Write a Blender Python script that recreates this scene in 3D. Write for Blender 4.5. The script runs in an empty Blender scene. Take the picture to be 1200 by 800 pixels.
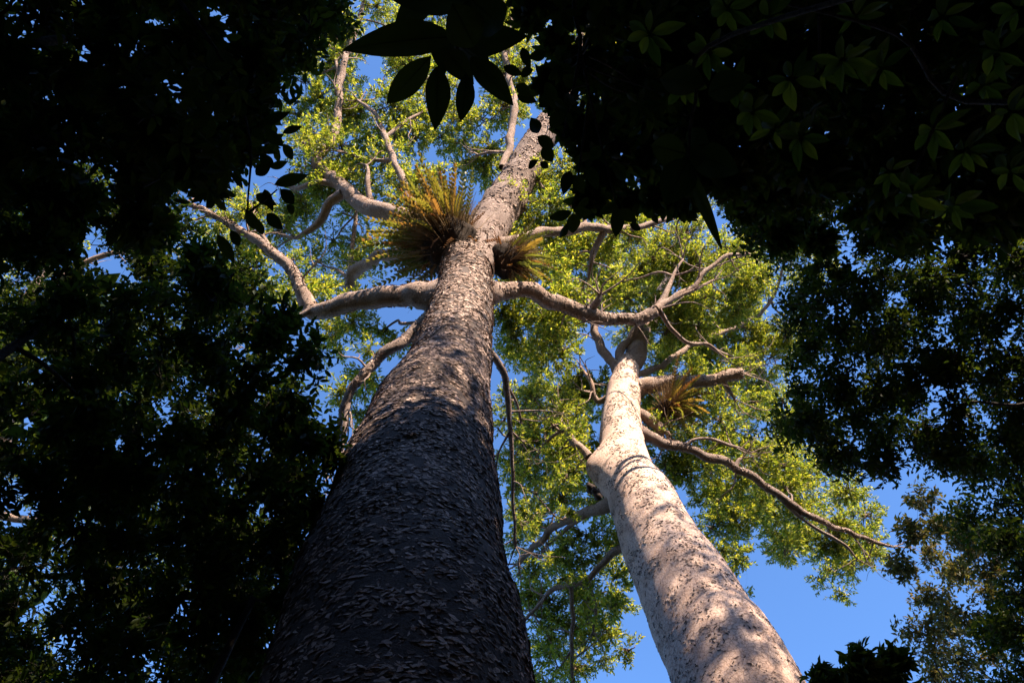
import bpy, math, random
import numpy as np
from mathutils import Vector, Matrix, noise

random.seed(7)
RNG = np.random.default_rng(11)
S = bpy.context.scene
COL = S.collection

# ------------------------------------------------------------------ camera, sky, sun, exposure
PITCH = math.radians(66)
CAM = np.array([0.0, 0.0, 1.6])
FPX = 866.7                                    # focal length in photo pixels (1200 wide)
cd = bpy.data.cameras.new('camera'); cam = bpy.data.objects.new('camera', cd); COL.objects.link(cam)
cam.location = CAM; cam.rotation_euler = (math.pi / 2 + PITCH, 0, 0)
cd.sensor_width = 36; cd.lens = 26; cd.clip_start = 0.05; cd.clip_end = 3000
S.camera = cam
SUN_EL = math.radians(33)
SUN_AZ = math.radians(150)                     # clockwise from +Y, the way the camera faces
sun_dir = np.array([math.sin(SUN_AZ) * math.cos(SUN_EL), math.cos(SUN_AZ) * math.cos(SUN_EL), math.sin(SUN_EL)])
w = bpy.data.worlds.new('World'); S.world = w; w.use_nodes = True
nt = w.node_tree; bg = nt.nodes['Background']
sky = nt.nodes.new('ShaderNodeTexSky'); sky.sky_type = 'NISHITA'; sky.sun_disc = False
sky.sun_elevation = SUN_EL; sky.sun_rotation = SUN_AZ
sky.air_density = 1.0; sky.dust_density = 0.5; sky.ozone_density = 9.0
nt.links.new(sky.outputs[0], bg.inputs[0]); bg.inputs[1].default_value = 0.10
ld = bpy.data.lights.new('sun', 'SUN'); ld.energy = 5.0; ld.angle = math.radians(0.5); ld.color = (1.0, 0.84, 0.65)
sun = bpy.data.objects.new('sun', ld); COL.objects.link(sun)
sun.rotation_euler = Vector(sun_dir).to_track_quat('Z', 'Y').to_euler()
S.view_settings.view_transform = 'Standard'; S.view_settings.look = 'None'
S.view_settings.exposure = 2.05; S.view_settings.gamma = 1.0
S.cycles.max_bounces = 6; S.cycles.diffuse_bounces = 4; S.cycles.glossy_bounces = 2; S.cycles.transmission_bounces = 4
S.cycles.use_adaptive_sampling = False

# ------------------------------------------------------------------ survey helpers (photo pixel + distance -> place)
Fv = np.array([0, math.cos(PITCH), math.sin(PITCH)]); Uv = np.array([0, -math.sin(PITCH), math.cos(PITCH)]); Rv = np.array([1.0, 0, 0])
def at(px, py, d):
    return CAM + d * (Fv + (px - 600) / FPX * Rv + (400 - py) / FPX * Uv)
def m_of(pxs, d):
    return pxs * d / FPX
def unit(v):
    v = np.asarray(v, float); return v / np.maximum(np.linalg.norm(v, axis=-1, keepdims=True), 1e-9)

# ------------------------------------------------------------------ materials
def new_mat(name):
    m = bpy.data.materials.new(name); m.use_nodes = True
    t = m.node_tree; t.nodes.clear()
    out = t.nodes.new('ShaderNodeOutputMaterial')
    return m, t, out
def N(t, kind, **kw):
    n = t.nodes.new(kind)
    for k, v in kw.items():
        if k in ('inp',):
            for i, val in v.items(): n.inputs[i].default_value = val
        else: setattr(n, k, v)
    return n
def ramp(t, stops):
    r = t.nodes.new('ShaderNodeValToRGB'); e = r.color_ramp.elements
    while len(e) < len(stops): e.new(0.5)
    for el, (p, c) in zip(e, stops):
        el.position = p; el.color = (*c, 1)
    return r
def leaf_mat(name, cols, trans, tf=0.4, rough=0.45, spec=0.35, per_object=False):
    m, t, out = new_mat(name)
    if per_object: src = N(t, 'ShaderNodeObjectInfo').outputs['Random']
    else: src = N(t, 'ShaderNodeNewGeometry').outputs['Random Per Island']
    k = len(cols)
    r = ramp(t, [(i / max(k - 1, 1), c) for i, c in enumerate(cols)])
    r2 = ramp(t, [(i / max(len(trans) - 1, 1), c) for i, c in enumerate(trans)])
    t.links.new(src, r.inputs[0]); t.links.new(src, r2.inputs[0])
    p = N(t, 'ShaderNodeBsdfPrincipled'); p.inputs['Roughness'].default_value = rough
    p.inputs['Specular IOR Level'].default_value = spec
    t.links.new(r.outputs[0], p.inputs['Base Color'])
    if per_object:                                # blotches and veining on leaves seen close
        tc = N(t, 'ShaderNodeTexCoord'); nz = N(t, 'ShaderNodeTexNoise', inp={'Scale': 9.0, 'Detail': 4.0})
        t.links.new(tc.outputs['Object'], nz.inputs['Vector'])
        mx = N(t, 'ShaderNodeMixRGB', blend_type='MULTIPLY'); mx.inputs[0].default_value = 0.55
        rr = ramp(t, [(0.3, (0.45, 0.45, 0.4)), (0.7, (1, 1, 1))])
        t.links.new(nz.outputs[0], rr.inputs[0]); t.links.new(r.outputs[0], mx.inputs[1]); t.links.new(rr.outputs[0], mx.inputs[2])
        t.links.new(mx.outputs[0], p.inputs['Base Color'])
    tr = N(t, 'ShaderNodeBsdfTranslucent'); t.links.new(r2.outputs[0], tr.inputs[0])
    mix = N(t, 'ShaderNodeMixShader'); mix.inputs[0].default_value = tf
    t.links.new(p.outputs[0], mix.inputs[1]); t.links.new(tr.outputs[0], mix.inputs[2]); t.links.new(mix.outputs[0], out.inputs[0])
    return m
def bark_mat(name, dark, mid, light, scale=1.0, bump=0.6, pits=0.25, tint=None, stretch=1.0, island=False):
    m, t, out = new_mat(name)
    tc = N(t, 'ShaderNodeTexCoord'); mp = N(t, 'ShaderNodeMapping'); mp.inputs['Scale'].default_value = (scale, scale, scale * stretch)
    t.links.new(tc.outputs['Object'], mp.inputs['Vector'])
    n1 = N(t, 'ShaderNodeTexNoise', inp={'Scale': 2.2, 'Detail': 8.0, 'Roughness': 0.65})
    n2 = N(t, 'ShaderNodeTexNoise', inp={'Scale': 18.0, 'Detail': 6.0, 'Roughness': 0.7})
    v = N(t, 'ShaderNodeTexVoronoi', feature='DISTANCE_TO_EDGE', inp={'Scale': 9.0})
    for n in (n1, n2): t.links.new(mp.outputs[0], n.inputs['Vector'])
    wv = N(t, 'ShaderNodeVectorMath', operation='ADD'); sc = N(t, 'ShaderNodeVectorMath', operation='SCALE'); sc.inputs['Scale'].default_value = 0.35
    t.links.new(n1.outputs['Color'], sc.inputs[0]); t.links.new(mp.outputs[0], wv.inputs[0]); t.links.new(sc.outputs[0], wv.inputs[1])
    t.links.new(wv.outputs[0], v.inputs['Vector'])
    r = ramp(t, [(0.30, dark), (0.48, mid), (0.68, light)])
    a = N(t, 'ShaderNodeMath', operation='MULTIPLY_ADD'); a.inputs[1].default_value = 0.5
    b = N(t, 'ShaderNodeMath', operation='MULTIPLY'); b.inputs[1].default_value = 0.5
    t.links.new(n1.outputs[0], a.inputs[0]); t.links.new(n2.outputs[0], b.inputs[0]); t.links.new(b.outputs[0], a.inputs[2])
    t.links.new(a.outputs[0], r.inputs[0])
    rp = ramp(t, [(0.0, (0.25, 0.22, 0.2)), (pits * 0.35, (1, 1, 1))] if pits else [(0, (1, 1, 1)), (1, (1, 1, 1))])
    t.links.new(v.outputs[0], rp.inputs[0])
    mx = N(t, 'ShaderNodeMixRGB', blend_type='MULTIPLY'); mx.inputs[0].default_value = 0.8
    t.links.new(r.outputs[0], mx.inputs[1]); t.links.new(rp.outputs[0], mx.inputs[2])
    colour = mx.outputs[0]
    if island:
        gi = N(t, 'ShaderNodeNewGeometry'); ri = ramp(t, [(0, (0.30, 0.27, 0.25)), (0.5, (0.85, 0.82, 0.79)), (1, (1.45, 1.38, 1.3))])
        t.links.new(gi.outputs['Random Per Island'], ri.inputs[0])
        m2 = N(t, 'ShaderNodeMixRGB', blend_type='MULTIPLY'); m2.inputs[0].default_value = 1.0
        t.links.new(colour, m2.inputs[1]); t.links.new(ri.outputs[0], m2.inputs[2]); colour = m2.outputs[0]
    if tint:                                      # lichen and rusty patches
        n3 = N(t, 'ShaderNodeTexNoise', inp={'Scale': 0.9, 'Detail': 5.0}); t.links.new(mp.outputs[0], n3.inputs['Vector'])
        r3 = ramp(t, [(0.52, (0, 0, 0)), (0.70, (1, 1, 1))]); t.links.new(n3.outputs[0], r3.inputs[0])
        m3 = N(t, 'ShaderNodeMixRGB'); m3.inputs[2].default_value = (*tint, 1)
        k = N(t, 'ShaderNodeMath', operation='MULTIPLY'); k.inputs[1].default_value = 0.55
        t.links.new(r3.outputs[0], k.inputs[0]); t.links.new(k.outputs[0], m3.inputs[0]); t.links.new(colour, m3.inputs[1]); colour = m3.outputs[0]
    p = N(t, 'ShaderNodeBsdfPrincipled'); p.inputs['Roughness'].default_value = 0.85; p.inputs['Specular IOR Level'].default_value = 0.15
    t.links.new(colour, p.inputs['Base Color'])
    hs = N(t, 'ShaderNodeMath', operation='MULTIPLY_ADD'); hs.inputs[1].default_value = 0.8
    t.links.new(n2.outputs[0], hs.inputs[0]); t.links.new(rp.outputs[0], hs.inputs[2])
    bp = N(t, 'ShaderNodeBump'); bp.inputs['Strength'].default_value = bump; bp.inputs['Distance'].default_value = 0.03
    t.links.new(hs.outputs[0], bp.inputs['Height']); t.links.new(bp.outputs[0], p.inputs['Normal'])
    t.links.new(p.outputs[0], out.inputs[0])
    return m

M = {}
M['bark_dark'] = bark_mat('flaky grey bark', (0.035, 0.026, 0.023), (0.08, 0.06, 0.053), (0.15, 0.115, 0.10), 1.6, 0.9, 0.0)
M['flake'] = bark_mat('bark flake', (0.20, 0.14, 0.12), (0.39, 0.285, 0.245), (0.53, 0.405, 0.355), 2.5, 0.9, 0.0, island=True)
M['bark_pale'] = bark_mat('pale pinkish bark', (0.30, 0.18, 0.14), (0.51, 0.355, 0.29), (0.61, 0.46, 0.39), 1.3, 0.6, 0.16, tint=(0.40, 0.25, 0.18))
M['flake_pale'] = bark_mat('pale flake', (0.22, 0.145, 0.115), (0.42, 0.31, 0.265), (0.54, 0.43, 0.38), 1.3, 0.4, 0.1, island=True)
M['pit'] = bark_mat('dark bark pit', (0.02, 0.015, 0.013), (0.05, 0.035, 0.03), (0.10, 0.075, 0.065), 2.0, 0.4, 0.1)
M['limb_dark'] = bark_mat('brown limb bark', (0.10, 0.065, 0.05), (0.24, 0.17, 0.145), (0.36, 0.28, 0.245), 2.6, 0.9, 0.2)
M['limb_scale'] = bark_mat('limb scale', (0.16, 0.10, 0.08), (0.34, 0.245, 0.205), (0.50, 0.40, 0.35), 3.0, 0.5, 0.0, island=True)
M['limb'] = bark_mat('limb bark', (0.13, 0.08, 0.06), (0.32, 0.225, 0.185), (0.48, 0.37, 0.32), 2.6, 0.8, 0.3, tint=(0.30, 0.18, 0.12))
M['twig'] = bark_mat('twig bark', (0.07, 0.045, 0.035), (0.16, 0.11, 0.09), (0.26, 0.2, 0.17), 4.0, 0.3, 0.2)
M['understory_bark'] = bark_mat('dark brown bark', (0.02, 0.017, 0.014), (0.05, 0.04, 0.034), (0.09, 0.075, 0.065), 3.0, 0.6, 0.3)  # one very dark brown for understory stems and distant trunks
M['kauri_leaf'] = leaf_mat('crown leaf', [(0.025, 0.048, 0.012), (0.06, 0.082, 0.017), (0.12, 0.128, 0.022), (0.19, 0.168, 0.032)],
                           [(0.08, 0.15, 0.012), (0.24, 0.31, 0.02), (0.44, 0.46, 0.03), (0.64, 0.55, 0.05)], 0.5, 0.45, 0.3)
M['olive_leaf'] = leaf_mat('olive leaf', [(0.04, 0.05, 0.018), (0.07, 0.07, 0.024), (0.10, 0.08, 0.035)],
                           [(0.10, 0.12, 0.02), (0.2, 0.18, 0.03), (0.24, 0.15, 0.04)], 0.4, 0.45, 0.3)
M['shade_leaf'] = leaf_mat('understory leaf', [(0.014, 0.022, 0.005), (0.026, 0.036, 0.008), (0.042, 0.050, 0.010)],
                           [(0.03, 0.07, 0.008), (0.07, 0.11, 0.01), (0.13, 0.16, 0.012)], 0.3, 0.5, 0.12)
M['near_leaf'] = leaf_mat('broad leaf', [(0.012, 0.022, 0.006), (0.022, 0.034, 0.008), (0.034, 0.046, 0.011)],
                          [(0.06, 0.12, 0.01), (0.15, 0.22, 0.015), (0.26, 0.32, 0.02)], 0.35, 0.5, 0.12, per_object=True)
M['silhouette_leaf'] = leaf_mat('silhouette broad leaf', [(0.010, 0.016, 0.005), (0.018, 0.026, 0.007), (0.028, 0.036, 0.009)],
                          [(0.02, 0.045, 0.006), (0.05, 0.08, 0.008), (0.09, 0.12, 0.01)], 0.22, 0.55, 0.08, per_object=True)  # copy of the broad leaf with its backlit darkness put into the colour
M['frond'] = leaf_mat('fern frond', [(0.05, 0.062, 0.018), (0.085, 0.085, 0.022), (0.10, 0.078, 0.024), (0.115, 0.06, 0.026)],
                      [(0.13, 0.16, 0.02), (0.24, 0.22, 0.022), (0.30, 0.21, 0.025), (0.34, 0.14, 0.03)], 0.38, 0.5, 0.3, per_object=True)
M['dead_frond'] = leaf_mat('dead fern frond', [(0.06, 0.035, 0.022), (0.11, 0.06, 0.035), (0.19, 0.09, 0.04)],
                           [(0.10, 0.05, 0.025), (0.2, 0.09, 0.03), (0.3, 0.11, 0.03)], 0.25, 0.7, 0.1, per_object=True)
M['stalk'] = bark_mat('dry fern stalk', (0.12, 0.07, 0.035), (0.22, 0.14, 0.07), (0.33, 0.24, 0.12), 3.0, 0.2, 0.0)
M['root_mass'] = bark_mat('fern root mass', (0.02, 0.014, 0.01), (0.06, 0.04, 0.03), (0.12, 0.08, 0.055), 5.0, 1.0, 0.5)
M['litter'] = bark_mat('leaf litter', (0.02, 0.015, 0.01), (0.045, 0.032, 0.02), (0.08, 0.055, 0.03), 1.5, 0.8, 0.3)

# ------------------------------------------------------------------ mesh helpers
def mesh_np(name, V, faces, mat, parent=None, smooth=False, kind=None):
    """faces: list of int arrays (n, k)"""
    me = bpy.data.meshes.new(name)
    V = np.asarray(V, np.float32)
    faces = [np.asarray(f, np.int32) for f in faces if len(f)]
    tot = np.concatenate([np.full(len(f), f.shape[1], np.int32) for f in faces])
    loops = np.concatenate([f.ravel() for f in faces])
    me.vertices.add(len(V)); me.vertices.foreach_set('co', V.ravel())
    me.loops.add(len(loops)); me.loops.foreach_set('vertex_index', loops)
    me.polygons.add(len(tot))
    st = np.zeros(len(tot), np.int32); st[1:] = np.cumsum(tot)[:-1]
    me.polygons.foreach_set('loop_start', st)
    try: me.polygons.foreach_set('loop_total', tot)
    except Exception: pass
    if smooth: me.polygons.foreach_set('use_smooth', np.ones(len(tot), bool))
    me.update(calc_edges=True); me.validate()
    me.materials.append(M[mat])
    o = bpy.data.objects.new(name, me); COL.objects.link(o)
    if parent is not None:
        o.parent = parent
        o.matrix_parent_inverse = inv_of(parent)
    if kind: o['kind'] = kind
    return o
WORLD = {}
def inv_of(o):
    m = WORLD.get(o.name)
    return m.inverted() if m is not None else Matrix.Identity(4)
def thing(name, loc, label, cat, group=None):
    o = bpy.data.objects.new(name, None); COL.objects.link(o); o.location = loc
    o.empty_display_size = 0.5
    WORLD[o.name] = Matrix.Translation(Vector(loc))
    o['label'] = label; o['category'] = cat
    if group: o['group'] = group
    return o

def spline(pts, rad, n):
    """Catmull-Rom through pts with radii, n samples per span"""
    P = np.asarray(pts, float); R = np.asarray(rad, float)
    P = np.vstack([2 * P[0] - P[1], P, 2 * P[-1] - P[-2]]); R = np.concatenate([[R[0]], R, [R[-1]]])
    o, r = [], []
    for i in range(1, len(P) - 2):
        for k in range(n):
            u = k / n
            a, b, c, d = P[i - 1], P[i], P[i + 1], P[i + 2]
            o.append(0.5 * (2 * b + (c - a) * u + (2 * a - 5 * b + 4 * c - d) * u * u + (3 * b - a - 3 * c + d) * u ** 3))
            r.append(R[i] + (R[i + 1] - R[i]) * (3 * u * u - 2 * u ** 3))
    o.append(P[-2]); r.append(R[-2])
    return np.array(o), np.array(r)
def tube(P, R, sides=10, lump=0.0, freq=1.0, seed=0.0):
    """swept tube; returns V, quads, end caps"""
    T = unit(np.gradient(P, axis=0))
    ref = np.array([0.31, 0.17, 0.93]) if abs(T[0] @ np.array([0.31, 0.17, 0.93])) < 0.9 else np.array([1.0, 0, 0])
    u = unit(ref - T[0] * (ref @ T[0])); Us = []
    for t in T:
        u = unit(u - t * (u @ t)); Us.append(u)
    Us = np.array(Us); Ws = np.cross(T, Us)
    a = np.linspace(0, 2 * math.pi, sides, endpoint=False)
    D = Us[:, None, :] * np.cos(a)[None, :, None] + Ws[:, None, :] * np.sin(a)[None, :, None]
    rr = np.repeat(R[:, None], sides, 1)
    if lump:
        base = P[:, None, :] + D * rr[..., None]
        for i in range(rr.shape[0]):
            for j in range(sides):
                v = Vector(base[i, j] * freq + seed)
                rr[i, j] *= 1 + lump * noise.noise(v) + lump * 0.5 * noise.noise(v * 2.7)
    V = (P[:, None, :] + D * rr[..., None]).reshape(-1, 3)
    n = len(P)
    i, j = np.meshgrid(np.arange(n - 1), np.arange(sides), indexing='ij')
    j2 = (j + 1) % sides
    Q = np.stack([i * sides + j, i * sides + j2, (i + 1) * sides + j2, (i + 1) * sides + j], -1).reshape(-1, 4)
    V = np.vstack([V, P[-1] + T[-1] * R[-1] * 0.4])
    tip = len(V) - 1
    cap = np.array([[(n - 1) * sides + k, (n - 1) * sides + (k + 1) % sides, tip] for k in range(sides)])
    return V, Q, cap
def merge(parts):
    Vs, F3, F4, off = [], [], [], 0
    for V, Q, C in parts:
        Vs.append(V)
        if len(Q): F4.append(Q + off)
        if len(C): F3.append(C + off)
        off += len(V)
    out = []
    if F4: out.append(np.vstack(F4))
    if F3: out.append(np.vstack(F3))
    return np.vstack(Vs), out
def sticks(A, B, ra, rb):
    """n thin three-sided twigs from A to B"""
    A = np.asarray(A); B = np.asarray(B); n = len(A)
    t = unit(B - A); ref = np.where(np.abs(t[:, 2:3]) < 0.9, [[0, 0, 1.0]], [[1.0, 0, 0]])
    u = unit(np.cross(t, ref)); v = np.cross(t, u)
    V = np.zeros((n, 6, 3))
    for k in range(3):
        c, s = math.cos(k * 2.094), math.sin(k * 2.094)
        d = u * c + v * s
        V[:, k] = A + d * np.asarray(ra).reshape(-1, 1); V[:, 3 + k] = B + d * np.asarray(rb).reshape(-1, 1)
    b = (np.arange(n) * 6)[:, None, None]
    Q = (np.array([[0, 1, 4, 3], [1, 2, 5, 4], [2, 0, 3, 5]])[None] + b).reshape(-1, 4)
    return V.reshape(-1, 3), Q, np.zeros((0, 3), int)
def leaves4(B, D, Nn, L, W, fold=0.18):
    """n folded lozenge leaves (2 tris)"""
    n = len(B); D = unit(D); s = unit(np.cross(D, Nn)); nn = np.cross(s, D)
    L = L.reshape(-1, 1); W = W.reshape(-1, 1)
    mid = B + D * L * 0.48 + nn * W * fold
    V = np.stack([B, mid + s * W * 0.5, B + D * L - nn * L * 0.06, mid - s * W * 0.5], 1).reshape(-1, 3)
    b = (np.arange(n) * 4)[:, None, None]
    return V, (np.array([[0, 1, 2], [0, 2, 3]])[None] + b).reshape(-1, 3)
def leaves6(B, D, Nn, L, W, fold=0.15):
    """n pointed leaves with a folded midrib and a bent tip (4 quads)"""
    n = len(B); D = unit(D); s = unit(np.cross(D, Nn)); nn = np.cross(s, D)
    L = L.reshape(-1, 1); W = W.reshape(-1, 1)
    p1 = B + D * L * 0.28; p2 = B + D * L * 0.66 - nn * L * 0.01
    V = np.stack([B, p1 + s * W * 0.44 + nn * W * fold, p2 + s * W * 0.42 + nn * W * fold, B + D * L - nn * L * 0.1,
                  p2 - s * W * 0.42 + nn * W * fold, p1 - s * W * 0.44 + nn * W * fold], 1).reshape(-1, 3)
    b = (np.arange(n) * 6)[:, None, None]
    return V, (np.array([[0, 1, 2, 3], [0, 3, 4, 5]])[None] + b).reshape(-1, 4)
def rnd_dirs(n):
    return unit(RNG.normal(size=(n, 3)))
def in_ball(n):
    return rnd_dirs(n) * (RNG.random((n, 1)) ** (1 / 2.6))
def nz(p, f, o=0.0):
    return noise.noise(Vector((p[0] * f + o, p[1] * f, p[2] * f)))
def in_poly(x, y, poly):
    c = False; j = len(poly) - 1
    for i in range(len(poly)):
        xi, yi = poly[i]; xj, yj = poly[j]
        if (yi > y) != (yj > y) and x < (xj - xi) * (y - yi) / (yj - yi) + xi: c = not c
        j = i
    return c
def fill(poly, step, holes=()):
    """jittered pixel positions over an outline"""
    xs = [p[0] for p in poly]; ys = [p[1] for p in poly]; out = []
    y = min(ys); row = 0
    while y <= max(ys):
        x = min(xs) + (step / 2 if row % 2 else 0)
        while x <= max(xs):
            a, b = x + random.uniform(-.4, .4) * step, y + random.uniform(-.4, .4) * step
            if in_poly(a, b, poly) and all((a - h[0]) ** 2 + (b - h[1]) ** 2 > h[2] ** 2 for h in holes): out.append((a, b))
            x += step
        y += step * 0.87; row += 1
    return out

# ------------------------------------------------------------------ crowns of the big trees
class Sprays:
    """collects leafy sprays and twigs, built as one foliage and one twig mesh"""
    def __init__(s): s.LV, s.LF, s.off, s.tw = [], [], 0, []
    def add_leaves(s, V, F):
        s.LV.append(V); s.LF.append(F + s.off); s.off += len(V)
    def build(s, parent, leaf, twig, name='foliage'):
        o = None
        if s.LV: o = mesh_np(name, np.vstack(s.LV), [np.vstack(s.LF)], leaf, parent, kind='stuff')
        if s.tw:
            V, F = merge(s.tw); mesh_np('twig_spray', V, F, twig, parent, kind='stuff')
        return o
def crown_clump(sp, c, r, base, dens=1.0, leaf_l=0.115, leaf_w=0.038, gap=0.0, per=20, spray=0.34, squash=0.75):
    """one clump of feathery sprays around c, carried by twigs from base"""
    ns = max(8, int(228 * dens * (r / 0.95) ** 2))
    p = in_ball(ns) * r; p[:, 2] *= squash; p = p + c
    keep = np.array([nz(q, 1.25 / max(r, .4), 3.1) > gap - 0.32 for q in p]); p = p[keep]
    if len(p) < 3: return
    out = unit(unit(p - c) * 0.9 + unit(p - base) * 0.5 + np.array([0, 0, 0.15]) + RNG.normal(size=p.shape) * 0.35)
    ln = spray * RNG.uniform(0.6, 1.3, len(p))
    a = p - out * ln[:, None] * 0.5; b = p + out * ln[:, None] * 0.5
    k = min(len(p), max(5, int(len(p) * 0.22)))
    idx = RNG.choice(len(p), k, replace=False)
    mid = c * 0.6 + base * 0.4
    knee = (a[idx] + mid) / 2 + RNG.normal(size=(k, 3)) * r * 0.14
    sp.tw.append(sticks(np.repeat(mid[None], k, 0) + RNG.normal(size=(k, 3)) * r * 0.06, knee, np.full(k, .02), np.full(k, .013)))
    sp.tw.append(sticks(knee, a[idx], np.full(k, .013), np.full(k, .006)))
    u = np.linspace(0.0, 1.0, per)
    B = (a[:, None] + (b - a)[:, None] * u[None, :, None]).reshape(-1, 3)
    O = np.repeat(out, per, 0); n = len(B)
    side = unit(np.cross(O, rnd_dirs(n)))
    D = unit(O * RNG.uniform(0.35, 1.0, (n, 1)) + side * 0.8)
    Nn = unit(rnd_dirs(n) * 0.8 + np.array([0, 0, 0.6]))
    sz = RNG.uniform(0.65, 1.25, n)
    V, F = leaves4(B, D, Nn, leaf_l * sz, leaf_w * sz * RNG.uniform(.8, 1.25, n))
    sp.add_leaves(V, F)

class Network:
    """a branching skeleton: every new branch leaves the nearest point already grown"""
    def __init__(s, P, R): s.P, s.R = np.array(P), np.array(R)
    def grow(s, c, r, rmax):
        below = np.maximum(0, s.P[:, 2] - c[2]) * .6
        i = int((np.linalg.norm(s.P - c, axis=1) + below).argmin())
        b = s.P[i]; ln = np.linalg.norm(c - b); r0 = min(s.R[i] * .75, rmax, .008 + .02 * ln)
        m1 = b + (c - b) * .33 + rnd_dirs(1)[0] * ln * .11 + np.array([0, 0, -ln * .03])
        m2 = b + (c - b) * .68 + rnd_dirs(1)[0] * ln * .11 + np.array([0, 0, ln * .03])
        Pb, Rb = spline([b, m1, m2, c], [r0, r0 * .8, r0 * .6, max(r0 * .4, .004)], 4)
        s.P = np.vstack([s.P, Pb[2:]]); s.R = np.concatenate([s.R, Rb[2:]])
        return Pb, Rb
def limb_pts(spec):
    """spec rows (px, py, depth, width in px) -> points, radii"""
    P = np.array([at(a, b, d) for a, b, d, _w in spec]); R = np.array([m_of(wd, d) / 2 for _a, _b, d, wd in spec])
    return P, R
class Tree:
    def __init__(s, name, base, label, cat='tree', group=None):
        s.o = thing(name, base, label, cat, group); s.limbs = []
    def limb(s, spec, subs=(), mat='limb', name='branch', lump=0.17, sides=14, label=None, scales=0):
        parts = []; samples = []
        for k, sub in enumerate([spec, *subs]):
            P, R = limb_pts(sub); P2, R2 = spline(P, R, 7)
            if k == 0 or len(sub) > 1:
                wob = np.array([[nz(q, 0.9, 5 + i) for i in (0, 9, 17)] for q in P2]) * np.minimum(R2, 0.12)[:, None] * 0.9
                wob2 = np.array([[nz(q, 2.1, 35 + i) for i in (0, 9, 17)] for q in P2]) * np.minimum(R2, 0.10)[:, None] * 0.9
                env = np.minimum(1, np.arange(len(P2)) / 7.0)[:, None]
                P2 = P2 + (wob + wob2) * env
                if k == 0 and scales: main = (P2, R2)
            parts.append(tube(P2, R2, sides if k == 0 else 8, lump, 2.2, len(s.limbs) * 3.3)); samples.append((P2, R2))
            Td = unit(np.gradient(P2, axis=0)); nt_ = len(P2)
            for q_ in range((5 if k else 9)):              # fine twigs, thickest towards the tip
                i_ = nt_ - 1 if q_ < 3 else random.randint(nt_ // 2, nt_ - 1); b_ = P2[i_]; ln_ = random.uniform(.5, 1.5)
                d_ = unit(Td[i_] * (1.0 if q_ < 3 else .5) + rnd_dirs(1)[0] * .75); r_ = min(R2[i_] * .6, .03)
                k1 = b_ + d_ * ln_ * .35 + rnd_dirs(1)[0] * ln_ * .08; k2 = k1 + unit(d_ + rnd_dirs(1)[0] * .5) * ln_ * .35; k3 = k2 + unit(d_ + rnd_dirs(1)[0] * .7) * ln_ * .35
                pp, rr_ = spline([b_, k1, k2, k3], [r_, r_ * .7, r_ * .45, .004], 3); parts.append(tube(pp, rr_, 5))
                k4 = k1 + unit(d_ + rnd_dirs(1)[0] * 1.1) * ln_ * .4
                pp, rr_ = spline([k1, (k1 + k4) / 2 + rnd_dirs(1)[0] * .05, k4], [r_ * .5, r_ * .35, .004], 3); parts.append(tube(pp, rr_, 5))
        V, F = merge(parts)
        o = mesh_np(name, V, F, mat, s.o, smooth=True)
        if label: o['label'] = label
        if scales: flakes(*main, scales, .035, .11, .02, 'limb_scale', 'bark_scales', o, None, -.3, aspect=.55, turn=.7)
        L = {'o': o, 'pts': np.vstack([a for a, _ in samples]), 'rad': np.concatenate([b for _, b in samples]), 'sp': Sprays(), 'tubes': []}
        L['px'] = project(L['pts'])
        s.limbs.append(L); return L
    def clump(s, px, py, pr, limbs=None, dens=1.0, dz=0.0, gap=0.0, far=60, **kw):
        """a clump at a pixel, hung on whichever limb passes closest"""
        best = None
        for L in (limbs or s.limbs):
            q = L['px']; dd = (q[:, 0] - px) ** 2 + (q[:, 1] - py) ** 2
            i = int(dd.argmin())
            if best is None or dd[i] < best[0]: best = (dd[i], L, i)
        _, L, i = best
        d = L['px'][i, 2] + dz
        c = at(px, py, d); r = m_of(pr, d)
        if 'net' not in L: L['net'] = Network(L['pts'], L['rad'])
        Pb, Rb = L['net'].grow(c, r, .075)
        L['tubes'].append(tube(Pb, Rb, 5))
        base = Pb[-3]
        crown_clump(L['sp'], c, r, base, dens, gap=gap, **kw)
    def finish(s, leaf='kauri_leaf', bark='limb', twig='twig'):
        for L in s.limbs:
            if L['tubes']:
                V, F = merge(L['tubes']); mesh_np('side_branch', V, F, bark, L['o'], smooth=True, kind='stuff')
            L['sp'].build(L['o'], leaf, twig)
def project(P):
    q = np.asarray(P) - CAM
    d = q @ Fv
    return np.stack([600 + q @ Rv / d * FPX, 400 - q @ Uv / d * FPX, d], -1)

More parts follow.
